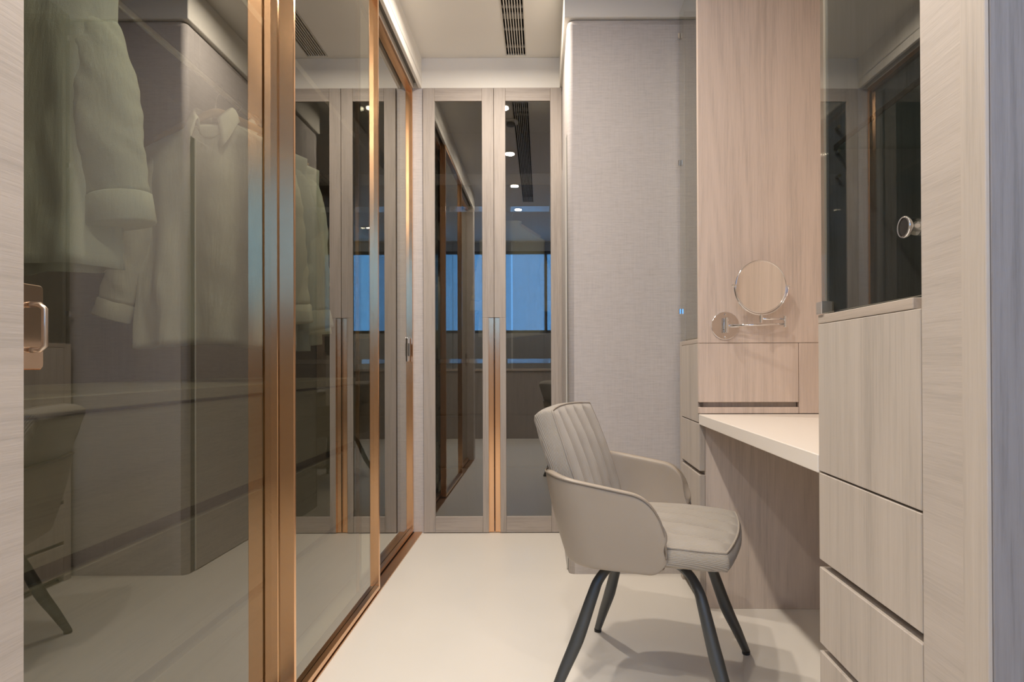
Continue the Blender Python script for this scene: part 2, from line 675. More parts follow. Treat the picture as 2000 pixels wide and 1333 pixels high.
def downlight(x, y, label, grp):
    t = thing('downlight', label, 'ceiling light', (x, y, CEIL), group=grp)
    bm = bmesh.new()
    pr = [(0.052, 0.0), (0.05, -0.006), (0.043, -0.008), (0.038, -0.005), (0.037, 0.0)]
    loft([[(x + r * math.cos(a), y + r * math.sin(a), CEIL + z) for a in [2 * math.pi * k / 32 for k in range(32)]] for r, z in pr], bm, cap=False)
    put('bezel', bm, M['white'], t, smooth=True)
    put('lens', cyl((x, y, CEIL - 0.0005), (x, y, CEIL - 0.004), 0.0365, 32), M['lens'], t)


for y, l in zip(DOWN_Y, ('round ceiling downlight over the closet opening, fourth from the glass doors',
                         'round ceiling downlight third from the glass doors',
                         'round ceiling downlight second from the glass doors',
                         'round ceiling downlight nearest the glass doors')):
    downlight(DOWN_X, y, l, 'downlights in the closet ceiling')
for (x, y), l in zip(BED_SPOTS, ('round downlight left of the closet opening on the camera side',
                                 'round downlight right of the closet opening on the camera side',
                                 'round downlight near the window, left',
                                 'round downlight near the window, right')):
    downlight(x, y, l, 'downlights in the outer room')

sd = thing('smoke_detector', 'round ceiling smoke detector mirrored at the top of the right glass door', 'smoke detector', (-0.21, 2.47, CEIL))
put('base', cyl((-0.21, 2.47, CEIL - 0.0005), (-0.21, 2.47, CEIL - 0.012), 0.055, 32, 0.003), M['white'], sd, smooth=False)
put('sensor_cap', cyl((-0.21, 2.47, CEIL - 0.012), (-0.21, 2.47, CEIL - 0.034), 0.03, 24, 0.006), M['rail_grey'], sd)

vt = thing('linear_air_vent', 'long slotted cream air vent in the ceiling running towards the glass doors', 'air vent', ((VX0 + VX1) / 2, (VY0 + VY1) / 2, CEIL))
bm = bmesh.new()
box(VX0 - 0.002, VX1 + 0.002, VY0, VY1, CEIL + 0.075, CEIL + 0.085, 0, bm)
for a, b in ((VX0 - 0.002, VX0), (VX1, VX1 + 0.002)):
    box(a, b, VY0, VY1, CEIL + 0.006, CEIL + 0.08, 0, bm)
box(VX0, VX1, VY0 - 0.002, VY0, CEIL + 0.006, CEIL + 0.08, 0, bm)
box(VX0, VX1, VY1, VY1 + 0.002, CEIL + 0.006, CEIL + 0.08, 0, bm)
put('duct_box', bm, M['shadow'], vt)
for x in (VX0 - 0.003, VX1 + 0.001):
    put('side_flange', box(x - 0.002, x + 0.004, VY0 - 0.003, VY1 + 0.003, CEIL - 0.003, CEIL + 0.012, 0.0005), M['vent'], vt)
pitch = (VX1 - VX0) / 8
for i in range(1, 8):
    x = VX0 + pitch * i
    put('slat', box(x - 0.0026, x + 0.0026, VY0, VY1, CEIL - 0.002, CEIL + 0.014, 0.0005), M['vent'], vt)
y = VY1 - 0.055
i = 0
while y > 2.45:
    wd = (0.016, 0.016, 0.034)[i % 3]
    put('damper_bar', box(VX0, VX1, y - wd, y + wd * 0.3, CEIL + 0.0145, CEIL + 0.022, 0), M['vent_bar'], vt)
    y -= (0.17, 0.11, 0.085)[i % 3]
    i += 1

# ------------------------------------------------------------------ hinged glass doors on the back wall


def hinged_door(x0, x1, handle_right, label):
    Y0, Y1 = BACK - 0.014, BACK + 0.010
    z0, z1 = 0.004, TOP - 0.004
    st, rt, rb = 0.0635, 0.072, 0.088
    t = thing('glazed_wardrobe_door', label, 'wardrobe door', ((x0 + x1) / 2, BACK, 0), group='glazed wardrobe doors on the end wall')
    hz = 1.187                                  # the handle channel starts at this height
    for side in (0, 1):
        a, b = (x0, x0 + st) if side == 0 else (x1 - st, x1)
        if (side == 1) == handle_right:
            cut = 0.031
            bm = bmesh.new()
            box(a, b, Y0, Y1, hz, z1, 0.0012, bm)
            if side == 1:
                box(a, b - cut, Y0, Y1, z0, hz, 0.0012, bm)
            else:
                box(a + cut, b, Y0, Y1, z0, hz, 0.0012, bm)
            put('stile', bm, M['oak_door'], t)
            hx0, hx1 = (b - cut, b - 0.0015) if side == 1 else (a + 0.0015, a + cut)
            bm = box(hx0, hx1, Y0 + 0.010, Y1, z0, hz - 0.001, 0.0005)
            lip = (hx0, hx0 + 0.0035) if side == 1 else (hx1 - 0.0035, hx1)
            box(lip[0], lip[1], Y0 - 0.001, Y1, z0, hz - 0.001, 0.0006, bm)
            inn = (hx1 - 0.003, hx1) if side == 1 else (hx0, hx0 + 0.003)
            box(inn[0], inn[1], Y0 + 0.004, Y1, z0, hz - 0.001, 0.0006, bm)
            put('channel_handle', bm, M['bronze'], t, label='full-length brushed bronze channel handle')
        else:
            put('stile', box(a, b, Y0, Y1, z0, z1, 0.0012), M['oak_door'], t)
    put('top_rail', box(x0 + st + 0.0004, x1 - st - 0.0004, Y0 + 0.0006, Y1, z1 - rt, z1, 0.0012), M['oak_door_h'], t)
    put('bottom_rail', box(x0 + st + 0.0004, x1 - st - 0.0004, Y0 + 0.0006, Y1, z0, z0 + rb, 0.0012), M['oak_door_h'], t)
    put('glass_pane', box(x0 + st - 0.004, x1 - st + 0.004, Y0 + 0.008, Y0 + 0.013, z0 + rb - 0.004, z1 - rt + 0.004, 0), M['glass_door'], t, label='grey reflective glass pane')


DL, DM, DR = -0.6505, -0.2610, 0.1155
hinged_door(DL, DM - 0.001, True, 'left oak framed glass door on the end wall, handle on its right edge')
hinged_door(DM + 0.001, DR, False, 'right oak framed glass door on the end wall, beside the linen wall block')

ec = thing('end_wardrobe', 'dark interior of the wardrobe behind the two oak framed glass doors', 'wardrobe', ((DL + DR) / 2, 3.7, 0))
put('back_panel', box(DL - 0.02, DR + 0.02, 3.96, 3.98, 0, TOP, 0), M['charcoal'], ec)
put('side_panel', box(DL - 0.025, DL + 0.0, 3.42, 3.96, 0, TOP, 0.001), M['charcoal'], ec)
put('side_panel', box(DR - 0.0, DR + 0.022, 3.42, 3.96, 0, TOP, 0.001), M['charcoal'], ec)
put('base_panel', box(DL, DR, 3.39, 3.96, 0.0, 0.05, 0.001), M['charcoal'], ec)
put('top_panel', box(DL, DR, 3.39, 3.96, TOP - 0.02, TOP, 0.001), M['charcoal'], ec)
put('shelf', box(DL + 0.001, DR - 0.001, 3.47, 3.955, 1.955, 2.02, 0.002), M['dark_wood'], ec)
bm = bmesh.new()
sec = [(3.6345, 1.876), (3.6385, 1.845), (3.650, 1.845), (3.650, 1.876)]
loft([[(x, a, b) for a, b in sec] for x in (DL + 0.001, DR - 0.001)], bm)
put('hanging_rail', bm, M['chrome'], ec, label='flat chrome hanging rail')
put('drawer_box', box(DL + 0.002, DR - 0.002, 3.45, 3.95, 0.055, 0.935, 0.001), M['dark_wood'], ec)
bm = bmesh.new()
sec = [(3.4275, 0.936), (3.4300, 0.960), (3.955, 0.960), (3.955, 0.936)]
loft([[(x, a, b) for a, b in sec] for x in (DL + 0.001, DR - 0.001)], bm)
put('drawer_top', bm, M['chrome'], ec, label='polished metal top')
for z in (0.06, 0.355, 0.65):
    put('drawer_front', box(DL + 0.004, DR - 0.004, 3.431, 3.449, z, z + 0.283, 0.0015), M['dark_wood'], ec)

# ------------------------------------------------------------------ sliding doors along the left


def sliding_door(y0, y1, xf, label, near_full):
    """xf: proud front of the flange; glass sits 18 mm behind; y1 is the far end"""
    xg, xb = xf - 0.018, xf - 0.040
    t = thing('sliding_glass_door', label, 'sliding door', (xg, (y0 + y1) / 2, 0.0), group='smoked glass sliding doors')
    z0, z1 = 0.012, TOP + 0.012
    put('glass_pane', box(xg - 0.006, xg, y0 + 0.004, y1 - 0.012, z0 + 0.02, z1 - 0.01, 0), M['glass_slide'], t, label='smoked reflective glass pane')
    bm = box(xb, xf, y1 - 0.016, y1 + 0.0, z0, z1, 0.0012)
    put('far_stile', bm, M['bronze'], t)
    bm = bmesh.new()
    if near_full:
        box(xb, xf, y0, y0 + 0.012, z0, z1, 0.0012, bm)
    else:
        box(xb, xg - 0.007, y0, y0 + 0.012, z0, z1, 0.0012, bm)
    put('near_stile', bm, M['bronze'], t)
    bm = box(xg - 0.0005, xf, y0 + 0.0125, y1 - 0.0165, z0, z0 + 0.018, 0.0012)
    put('bottom_rail', bm, M['bronze_h'], t)
    put('bottom_channel', box(xb, xg - 0.0065, y0 + 0.0125, y1 - 0.0165, z0, z0 + 0.032, 0.001), M['bronze_dark'], t)
    put('top_rail', box(xb, xf, y0 + 0.0125, y1 - 0.0165, z1 - 0.034, z1, 0.0012), M['bronze_h'], t)
    return t, xg


XI, XO = -0.708, -0.664
dA, gA = sliding_door(0.795, 1.646, XI, 'near smoked glass sliding door with a plate pull at its left edge', False)
dB, gB = sliding_door(1.630, 2.490, XO, 'middle smoked glass sliding door standing proud of its neighbours', True)
dC, gC = sliding_door(2.440, 3.352, XI, 'far smoked glass sliding door with a chrome pull, meeting the end wall', False)

# plate pull on the near door
bm = bmesh.new()
hy0, hy1, hz0, hz1, c = 0.800, 0.881, 0.917, 1.038, 0.006
prof = []
for cy, cz, a0 in ((hy1 - c, hz1 - c, 0), (hy0 + c, hz1 - c, 90), (hy0 + c, hz0 + c, 180), (hy1 - c, hz0 + c, 270)):
    for i in range(5):
        a = R_(a0 + 22.5 * i)
        prof.append((cy + c * math.cos(a), cz + c * math.sin(a)))
loft([[(gA + 0.0005, a, b) for a, b in prof], [(gA + 0.003, a, b) for a, b in prof],
      [(gA + 0.0042, (a - 0.84) * 0.97 + 0.84, (b - 0.9775) * 0.98 + 0.9775) for a, b in prof]], bm)
hp = put('pull_plate', bm, M['bronze'], dA, label='bronze mirror-finish pull plate')
hp.data.materials[0] = metal('polished_bronze', (0.70, 0.55, 0.44), 0.08, brushed=0.02)
pth = [(gA + 0.004, 0.858, 0.945), (gA + 0.016, 0.860, 0.945), (gA + 0.022, 0.861, 0.951), (gA + 0.022, 0.861, 0.978),
       (gA + 0.022, 0.861, 1.003), (gA + 0.016, 0.860, 1.009), (gA + 0.004, 0.858, 1.009)]
sub('pull_loop', tube(pth, 0.0040, 10), metal('satin_bronze', (0.52, 0.44, 0.37), 0.3), hp, smooth=True)
# chrome pull on the far door
hp = put('pull_plate', box(gC + 0.0005, gC + 0.006, 3.268, 3.322, 0.945, 1.075, 0.002, seg=2), M['chrome'], dC, label='chrome pull plate')
sub('pull_grip', box(gC + 0.007, gC + 0.012, 3.285, 3.305, 0.975, 1.045, 0.0015), M['rail_grey'], hp)

tr = thing('sliding_door_track', 'bronze floor track and grey head channels guiding the sliding glass doors', 'track', (-0.70, 2.07, 0))
bm = bmesh.new()
box(-0.7045, -0.662, 0.79, BACK - 0.003, 0.0005, 0.006, 0.0006, bm)
put('outer_floor_rail', bm, M['bronze_h'], tr)
put('inner_floor_rail', box(-0.7500, -0.706, 0.79, BACK - 0.003, 0.0005, 0.006, 0.0006), M['bronze_dark'], tr)
put('outer_head_channel', box(-0.7035, -0.6775, 0.79, BACK - 0.003, TOP + 0.030, TOP + 0.044, 0.0006), M['rail_grey'], tr)
put('inner_head_channel', box(-0.7595, -0.7185, 0.79, BACK - 0.003, TOP + 0.030, TOP + 0.044, 0.0006), M['rail_grey'], tr)

# ------------------------------------------------------------------ inside the left wardrobe
lw = thing('walk_in_wardrobe_lining', 'smoked oak lining of the long wardrobe behind the sliding glass doors', 'wardrobe', (-1.15, 2.05, 0))
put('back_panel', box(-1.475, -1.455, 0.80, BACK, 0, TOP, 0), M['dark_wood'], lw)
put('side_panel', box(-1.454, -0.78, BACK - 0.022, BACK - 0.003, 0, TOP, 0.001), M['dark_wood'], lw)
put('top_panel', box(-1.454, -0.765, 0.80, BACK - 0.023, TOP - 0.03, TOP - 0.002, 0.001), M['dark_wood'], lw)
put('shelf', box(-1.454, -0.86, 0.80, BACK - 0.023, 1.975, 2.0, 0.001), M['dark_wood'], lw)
rod = put('hanging_rail', tube([(-1.05, 0.80, 1.825), (-1.05, 2.0, 1.825), (-1.05, BACK - 0.024, 1.825)], 0.0115, 14), M['steel'], lw, smooth=True)
for y in (1.05, 1.85, 2.7):
    sub('rail_bracket', box(-1.054, -1.046, y - 0.008, y + 0.008, 1.836, 1.9745, 0.001), M['steel'], rod)

ch = thing('drawer_chest', 'grey brown wooden drawer chest inside the wardrobe below the hanging shirts', 'chest of drawers', (-1.10, 1.75, 0))
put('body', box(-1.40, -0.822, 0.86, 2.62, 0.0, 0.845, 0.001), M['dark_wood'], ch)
put('top', box(-1.415, -0.795, 0.85, 2.63, 0.8455, 0.872, 0.002), M['chest_wood'], ch)
for a, b in ((0.865, 1.738), (1.742, 2.615)):
    for z0, z1 in ((0.602, 0.838), (0.305, 0.572), (0.03, 0.275)):
        put('drawer_front', box(-0.8215, -0.80, a, b, z0, z1, 0.0015), M['chest_wood'], ch)


def hanger(cx, cy, zr, half, label, frame_rot=0.0, grp=None):
    """wooden hanger: hook over a rail at height zr"""
    t = thing('clothes_hanger', label, 'clothes hanger', (cx, cy, zr - 0.09), group=grp)
    hook = []
    for i in range(13):
        a = R_(-60 + 240 * i / 12)
        hook.append((cx + 0.021 * math.cos(a) * math.cos(frame_rot), cy + 0.021 * math.cos(a) * math.sin(frame_rot), zr + 0.0 + 0.021 * math.sin(a) - 0.004))
    stem = [(cx, cy, zr - 0.085), (cx, cy, zr - 0.05), (cx + 0.004, cy, zr - 0.03)]
    put('hook', tube(stem + hook, 0.0017, 8), M['steel'], t, smooth=True)
    zt = zr - 0.085
    pts = catmull([(cx - half, cy, zt - 0.085), (cx - half * 0.6, cy, zt - 0.045), (cx - 0.03, cy, zt - 0.006), (cx, cy, zt),
                   (cx + 0.03, cy, zt - 0.006), (cx + half * 0.6, cy, zt - 0.045), (cx + half, cy, zt - 0.085)], 5)
    put('shoulder_bar', tube(pts, [0.008, 0.013, 0.016, 0.013, 0.008], 10, flat=(1.0, 0.55)), M['hanger'], t, smooth=True)
    return zt


def nz(x, y, z, s):
    return noise.noise(Vector((x * s, y * s, z * s)))


def shirt(name, cx, cy, zt, half, zhem, mat, label, cuff_r, cuff_l, grp, cat='shirt', depth=0.045, seed=0.0, sr=0.064, collar=True):
    """zt: top of the hanger; sleeves end at the given points (x offset, z) on the +x and -x side"""
    t = thing(name, label, cat, (cx, cy, zhem), group=grp)
    zs = zt - 0.10                              # shoulder end
    rings = []
    N = 96
    lev = [(zhem, half * 1.02, depth * 1.15), (zhem + 0.15, half * 1.0, depth * 1.05), (zhem + 0.3, half * 0.97, depth),
           (zs - 0.20, half * 0.95, depth), (zs - 0.08, half * 0.97, depth * 0.95), (zs, half * 0.98, depth * 0.72),
           (zs + 0.028, half * 0.72, depth * 0.8), (zs + 0.058, half * 0.46, depth * 0.85), (zt - 0.012, half * 0.25, depth * 0.9), (zt + 0.012, 0.058, depth * 0.85)]
    L = []
    for (a, b) in zip(lev, lev[1:]):
        n = 8 if b[0] - a[0] > 0.06 else 3
        for k in range(n):
            f = k / n
            L.append(tuple(a[i] + (b[i] - a[i]) * f for i in range(3)))
    L.append(lev[-1])
    for z, hw, d in L:
        low = max(0.0, min(1.0, (zs - z) / 0.45))
        r = []
        for k in range(N):
            a = 2 * math.pi * k / N
            ca, sa = math.cos(a), math.sin(a)
            x = math.copysign(abs(ca) ** 0.75, ca) * hw
            y = math.copysign(abs(sa) ** 0.8, sa) * d
            fold = (0.012 * math.sin(x * 42 + seed * 5 + (0 if sa > 0 else 2.0)) + 0.030 * nz(x + seed, 0.35 * z, sa * 0.3, 8) + 0.012 * nz(x + seed, 0.5 * z, sa * 0.3, 22)) * (0.25 + 0.75 * low)
            y += fold * (0.35 + 0.65 * abs(sa))
            zz = z + (0.012 * math.sin(x * 9 + seed) if z < zhem + 0.02 else 0)
            if collar and z > zt - 0.03 and sa < 0:
                zz -= 0.085 * sa * sa * (z - zt + 0.03) / 0.042
            r.append((cx + x, cy + y, zz))
        rings.append(r)
    bm = loft(rings, cap=False)
    body = put('body', bm, mat, t, smooth=True)
    so = body.modifiers.new('thick', 'SOLIDIFY')
    so.thickness = 0.002
    for sgn, cf in ((1, cuff_r), (-1, cuff_l)):
        if cf is None:
            continue
        sx, sz = cx + sgn * (half - 0.05), zs - 0.045
        ex, ez = cx + sgn * cf[0], cf[1]
        ey = cy + (cf[2] if len(cf) > 2 else -0.01)
        mid = (sx * 0.55 + ex * 0.45 + sgn * 0.012, (cy + ey) / 2 - 0.006, sz * 0.5 + ez * 0.5)
        pts = catmull([(sx - sgn * 0.035, cy, sz + 0.045), (sx + sgn * 0.004, cy, sz - 0.05), mid, (ex, ey, ez + 0.055)], 16)
        jit = lambda q: (0.006 * nz(q.x + seed, q.y, q.z * 0.55, 17) + 0.0045 * nz(q.x + q.z, q.y + seed, q.z * 0.3, 42)
                         + 0.003 * math.sin(q.z * 95 + 9 * nz(q.x, q.y, q.z + seed, 8)) * max(0.0, nz(q.x, q.y, q.z + seed, 9)))
        bm = tube(pts, [sr * 0.40, sr * 0.66, sr * 0.84, sr * 0.93, sr * 0.96, sr * 0.94, sr * 0.90], 36, jitter=jit, flat=(0.62, 1.0))
        sl = put('sleeve', bm, mat, t, smooth=True)
        d = Vector((ex, ey, ez)) - Vector((ex - (ex - mid[0]) * 0.35, ey, ez + 0.055))
        d.normalize()
        c0 = Vector((ex, ey, ez + 0.058))
        bm = tube([c0, c0 + d * 0.004, c0 + d * 0.03, c0 + d * 0.056, c0 + d * 0.06], [sr * 0.86, sr * 0.97, sr * 1.0, sr * 1.04, sr * 1.0], 28, flat=(0.62, 1.0), jitter=lambda q: 0.004 * nz(q.x + seed, q.y, q.z, 28))
        sub('cuff', bm, mat, sl, smooth=True)
    if collar:
        bm = bmesh.new()
        K = 36
        rows = []
        for lvl in range(6):
            r = []
            for k in range(K + 1):
                a = R_(-62 + 304 * k / K)          # open at the front (-y)
                front = max(0.0, -math.sin(a))
                rad_ = (0.057, 0.055, 0.057, 0.064, 0.074, 0.082)[lvl] + (0.0, 0.0, 0.0, 0.004, 0.012, 0.020)[lvl] * front ** 2
                zz = (0.000, 0.028, 0.038, 0.032, 0.012, -0.010)[lvl]
                drop = front ** 2 * (0.070, 0.062, 0.060, 0.066, 0.092, 0.128)[lvl]
                r.append(bm.verts.new((cx + rad_ * math.cos(a) * (1 + 0.12 * front), cy + depth * (0.95 + 0.05 * lvl) * math.sin(a) - 0.004 * lvl * front, zt + zz - drop)))
            rows.append(r)
        for A, B in zip(rows, rows[1:]):
            for k in range(K):
                bm.faces.new((A[k], A[k + 1], B[k + 1], B[k]))
        bmesh.ops.translate(bm, verts=bm.verts, vec=(0, -0.003, 0))
        co = put('collar', bm, mat, t, smooth=True)
        so = co.modifiers.new('thick', 'SOLIDIFY')
        so.thickness = 0.0022
    return t, zs


RZ = 1.825
WG = 'shirts on the wardrobe rail'
HG = 'wooden hangers on the wardrobe rail'
zt = hanger(-1.05, 1.16, RZ, 0.20, 'wooden hanger carrying the pale mint shirt nearest the camera', grp=HG)
shirt('shirt', -1.05, 1.16, zt - 0.004, 0.245, 1.10, M['shirt_mint'], 'pale mint shirt hanging nearest the camera behind the near glass door',
      (0.248, 1.19, -0.01), (0.26, 1.16), WG, seed=0.3, sr=0.062)
zt = hanger(-1.05, 1.96, RZ, 0.20, 'wooden hanger showing in the open collar of the white shirt', grp=HG)
t2, _ = shirt('shirt', -1.05, 1.96, zt - 0.022, 0.255, 0.985, M['shirt_white'], 'white cotton shirt with open collar, seen face on, its sleeve swinging out left',
              (0.250, 1.06), (0.315, 1.075), WG, seed=1.7, sr=0.060, depth=0.040)
put('neck_label', box(-1.072, -1.028, 1.96 + 0.020, 1.96 + 0.022, zt - 0.022, zt - 0.004, 0), M['label'], t2, label='dark woven neck label')
zt = hanger(-1.05, 2.09, RZ, 0.20, 'wooden hanger just behind the white shirt', grp=HG)
shirt('shirt', -1.05, 2.09, zt - 0.004, 0.25, 0.985, M['shirt_grey'], 'pale grey shirt hanging just behind the white shirt',
      (0.27, 1.05), (0.27, 1.05), WG, seed=2.9, sr=0.058, depth=0.034)
zt = hanger(-1.05, 2.215, RZ, 0.20, 'wooden hanger farthest along the wardrobe rail', grp=HG)
shirt('shirt', -1.05, 2.215, zt - 0.004, 0.245, 1.0, M['shirt_mint'], 'pale green shirt farthest along the rail, sleeve showing behind the middle glass door',
      (0.222, 1.04), (0.25, 1.04), WG, seed=4.2, sr=0.060, depth=0.036)
# garment in the end wardrobe
zt = hanger(-0.175, 3.6425, 1.862, 0.17, 'wooden hanger on the flat chrome rail behind the right glass door')
shirt('cardigan', -0.175, 3.6425, zt - 0.004, 0.20, 1.10, M['cardigan'], 'straw coloured cardigan hanging behind the right glass door',
      (0.22, 1.25), (0.20, 1.25), None, cat='cardigan', seed=5.5, depth=0.04, sr=0.05, collar=False)

# ------------------------------------------------------------------ right-hand joinery (frame R: x into the wall, y away from the camera)
N0, N1 = 0.904, 1.256                      # near cabinet
F0, F1 = 2.300, 2.655                      # far cabinet
DEP = 0.56
FT = 0.022                                 # front thickness
LEVELS = [(0.520, 0.698), (0.348, 0.504), (0.174, 0.332), (0.03, 0.158)]


def hinge_clip(bm, x, y, z):
    box(x - 0.008, x + 0.012, y - 0.010, y + 0.010, z - 0.011, z + 0.011, 0.0015, bm)
    return bm


nc = thing('near_vanity_cabinet', 'pale oak cabinet right of the desk, dark glass door above drawers, nearest the camera', 'cabinet', (0.28, (N0 + N1) / 2, 0), R, group='oak cabinets either side of the desk')
put('side_panel', box(FT + 0.0005, DEP, N1 - 0.020, N1, 0, 1.004, 0.001), M['oak'], nc)
put('side_panel', box(FT + 0.0005, DEP, N0, N0 + 0.018, 0, TOP, 0.001), M['oak'], nc)
put('upper_side_panel', box(0.0138, DEP, N1 - 0.020, N1 - 0.0105, 1.0225, TOP, 0.001), M['charcoal'], nc, label='charcoal inner side panel')
put('desk_side_panel', box(0.0132, DEP, N1 - 0.010, N1 - 0.0005, 1.0225, TOP, 0.001), M['oak_pink_lit'], nc)
put('back_panel', box(DEP - 0.015, DEP, N0 + 0.019, N1 - 0.021, 0, TOP, 0), M['charcoal'], nc)
put('plinth', box(0.045, 0.06, N0 + 0.019, N1 - 0.021, 0, 0.03, 0), M['dark_wood'], nc)
put('top_board', box(0.0, DEP - 0.016, N0 + 0.0185, N1, 1.0045, 1.022, 0.001), M['oak_top'], nc)
put('flap_front', box(0.0, FT, N0, N1, 0.702, 1.0035, 0.0012), M['oak'], nc)
for z0, z1 in LEVELS:
    put('drawer_front', box(0.0, FT, N0, N1, z0, z1, 0.0012), M['oak'], nc)
put('drawer_box', box(0.0235, DEP - 0.017, N0 + 0.020, N1 - 0.022, 0.032, 0.69, 0.001), M['oak_door'], nc)
gl = prism([(0.0175, N0 + 0.0185), (0.0235, N0 + 0.0185), (0.0125, N1 - 0.002), (0.0065, N1 - 0.002)], 1.0265, TOP)
gd = put('glass_door', gl, M['glass_cab'], nc, label='dark reflective glass door')
bm = bmesh.new()
box(-0.004, 0.022, N1 - 0.026, N1 + 0.0, 1.0235, 1.049, 0.001, bm)
sub('corner_clip', bm, M['chrome'], gd)
kz, ky, kx = 1.133, N0 + 0.036, 0.0165
bm = bmesh.new()
n = 32
pr = [(0.0, 0.0135), (-0.012, 0.0135), (-0.015, 0.0165), (-0.019, 0.0170), (-0.021, 0.0160), (-0.0205, 0.0140)]
loft([[(kx + dx, ky + r * math.cos(2 * math.pi * k / n), kz + r * math.sin(2 * math.pi * k / n)) for k in range(n)] for dx, r in pr], bm, cap=False)
kb = sub('knob', bm, M['chrome'], gd, smooth=True)
bm = cyl((kx - 0.0185, ky, kz), (kx - 0.0195, ky, kz), 0.0142, 32)
put('knob_face', bm, M['black'], nc, label='black glossy knob face').data.materials[0].node_tree.nodes['Principled BSDF'].inputs['Roughness'].default_value = 0.12
put('glass_shelf', box(0.026, DEP - 0.02, N0 + 0.02, N1 - 0.0215, 1.358, 1.366, 0.001), M['glass_shelf'], nc)
put('shelf_edge', box(0.0245, 0.0256, N0 + 0.02, N1 - 0.0215, 1.357, 1.367, 0), M['black'], nc, label='black shelf edge')
for z in (1.356, 1.405, 1.306):
    for x in (0.05, 0.45):
        if z == 1.356 or x == 0.05:
            put('shelf_pin', cyl((x - 0.02, N1 - 0.021, z - 0.005), (x - 0.02, N1 - 0.034, z - 0.005), 0.0035, 12), M['steel'], nc)

fc = thing('far_vanity_cabinet', 'tall oak cabinet beyond the desk, rosy-lit side panel carrying the round mirror', 'cabinet', (0.28, (F0 + F1) / 2, 0), R, group='oak cabinets either side of the desk')
put('lower_side_panel', box(0.0225, DEP, F0 + 0.0015, F0 + 0.022, 0, 0.6955, 0.001), M['oak_under_lit'], fc)
put('upper_side_panel', box(0.0, DEP, F0, F0 + 0.022, 1.004, TOP, 0.001), M['oak_pink_lit'], fc)
put('filler_strip', box(0.375, DEP, F0 + 0.0, F0 + 0.022, 0.737, 1.0025, 0.001), M['oak_pink_lit'], fc)
put('desk_drawer', box(0.0, 0.373, F0 - 0.0, F0 + 0.022, 0.780, 1.0025, 0.0012), M['oak_pink_lit'], fc)
put('sill_strip', box(0.0, 0.373, F0 + 0.0, F0 + 0.022, 0.737, 0.7605, 0.001), M['oak_pink_lit'], fc)
put('drawer_recess', box(0.001, 0.373, F0 + 0.0225, F0 + 0.026, 0.74, 1.0, 0), M['oak_door'], fc)
put('side_panel', box(0.0225, DEP, F1 - 0.02, F1, 0, TOP, 0.001), M['oak'], fc)
put('filler_post', box(0.0, 0.022, F1 - 0.040, F1, 0, 1.022, 0.001), M['oak'], fc)
put('back_panel', box(DEP - 0.015, DEP, F0 + 0.023, F1 - 0.021, 0, TOP, 0), M['charcoal'], fc)
put('top_board', box(0.0, DEP - 0.016, F0 + 0.0225, F1 - 0.0205, 1.0045, 1.022, 0.001), M['oak_top'], fc)
put('flap_front', box(0.0, FT, F0 + 0.0225, F1 - 0.041, 0.702, 1.0035, 0.0012), M['oak'], fc)
for z0, z1 in LEVELS:
    put('drawer_front', box(0.0, FT, F0 + 0.0, F1 - 0.041, z0, z1, 0.0012), M['oak'], fc)
put('drawer_box', box(0.0235, DEP - 0.017, F0 + 0.0275, F1 - 0.022, 0.032, 0.69, 0.001), M['oak_door'], fc)
put('plinth', box(0.045, 0.06, F0 + 0.03, F1 - 0.021, 0, 0.03, 0), M['dark_wood'], fc)
gd = put('glass_door', box(0.004, 0.010, F0 + 0.0225, F1 - 0.002, 1.0265, TOP, 0), M['glass_cab'], fc, label='dark reflective glass door')
for z in (2.353, 1.80, 1.154):
    bm = bmesh.new()
    box(-0.006, 0.0035, F1 - 0.022, F1 - 0.004, z - 0.012, z + 0.012, 0.0015, bm)
    sub('hinge_clip', bm, M['chrome'], gd)

struct('wall_niche', box(DEP - 0.02, DEP + 0.02, N1 + 0.001, F0 - 0.001, 0, TOP, 0), M['oak_pink_lit'], R)
dk = put('vanity_desk', box(-0.002, DEP - 0.021, N1 + 0.0008, F0 - 0.0008, 0.6965, 0.735, 0.0018), M['desk'], None, R)
tag(dk, 'cream solid surface desk top spanning between the two oak cabinets', 'desk')

# make-up mirror on a swing arm, fixed to the rosy-lit panel
mx, mz = 0.098, 1.069                      # base plate centre, frame R
fy = F0
mm = thing('makeup_mirror', 'round chrome make-up mirror on a swing arm above the desk drawer', 'mirror', (mx, fy, mz), R)
put('base_plate', cyl((mx, fy - 0.0005, mz), (mx, fy - 0.006, mz), 0.0525, 48, 0.0015), M['chrome'], mm)
for s in (1, -1):
    put('screw', cyl((mx, fy - 0.006, mz + s * 0.043), (mx, fy - 0.009, mz + s * 0.043), 0.0035, 12, 0.001), M['chrome'], mm)
bm = box(mx - 0.006, mx + 0.006, fy - 0.022, fy - 0.006, mz - 0.014, mz + 0.014, 0.001)
cyl((mx, fy - 0.026, mz - 0.027), (mx, fy - 0.026, mz + 0.029), 0.0085, 20, 0.001, bm)
put('wall_bracket', bm, M['chrome'], mm)
ex = 0.302
put('lower_arm', cyl((mx, fy - 0.026, mz - 0.001), (ex, fy - 0.060, mz + 0.0015), 0.0042, 14), M['chrome'], mm, smooth=True)
put('elbow_joint', cyl((ex, fy - 0.060, mz - 0.010), (ex, fy - 0.060, mz + 0.031), 0.0062, 18, 0.001), M['chrome'], mm)
sx = 0.206
put('upper_arm', cyl((ex, fy - 0.060, mz + 0.020), (sx, fy - 0.085, mz + 0.019), 0.0040, 14), M['chrome'], mm, smooth=True)
put('mirror_post', cyl((sx, fy - 0.085, mz + 0.005), (sx, fy - 0.085, mz + 0.035), 0.0058, 18, 0.001), M['chrome'], mm)
mc = Vector((sx, fy - 0.085, mz + 0.136))
mr = 0.0945
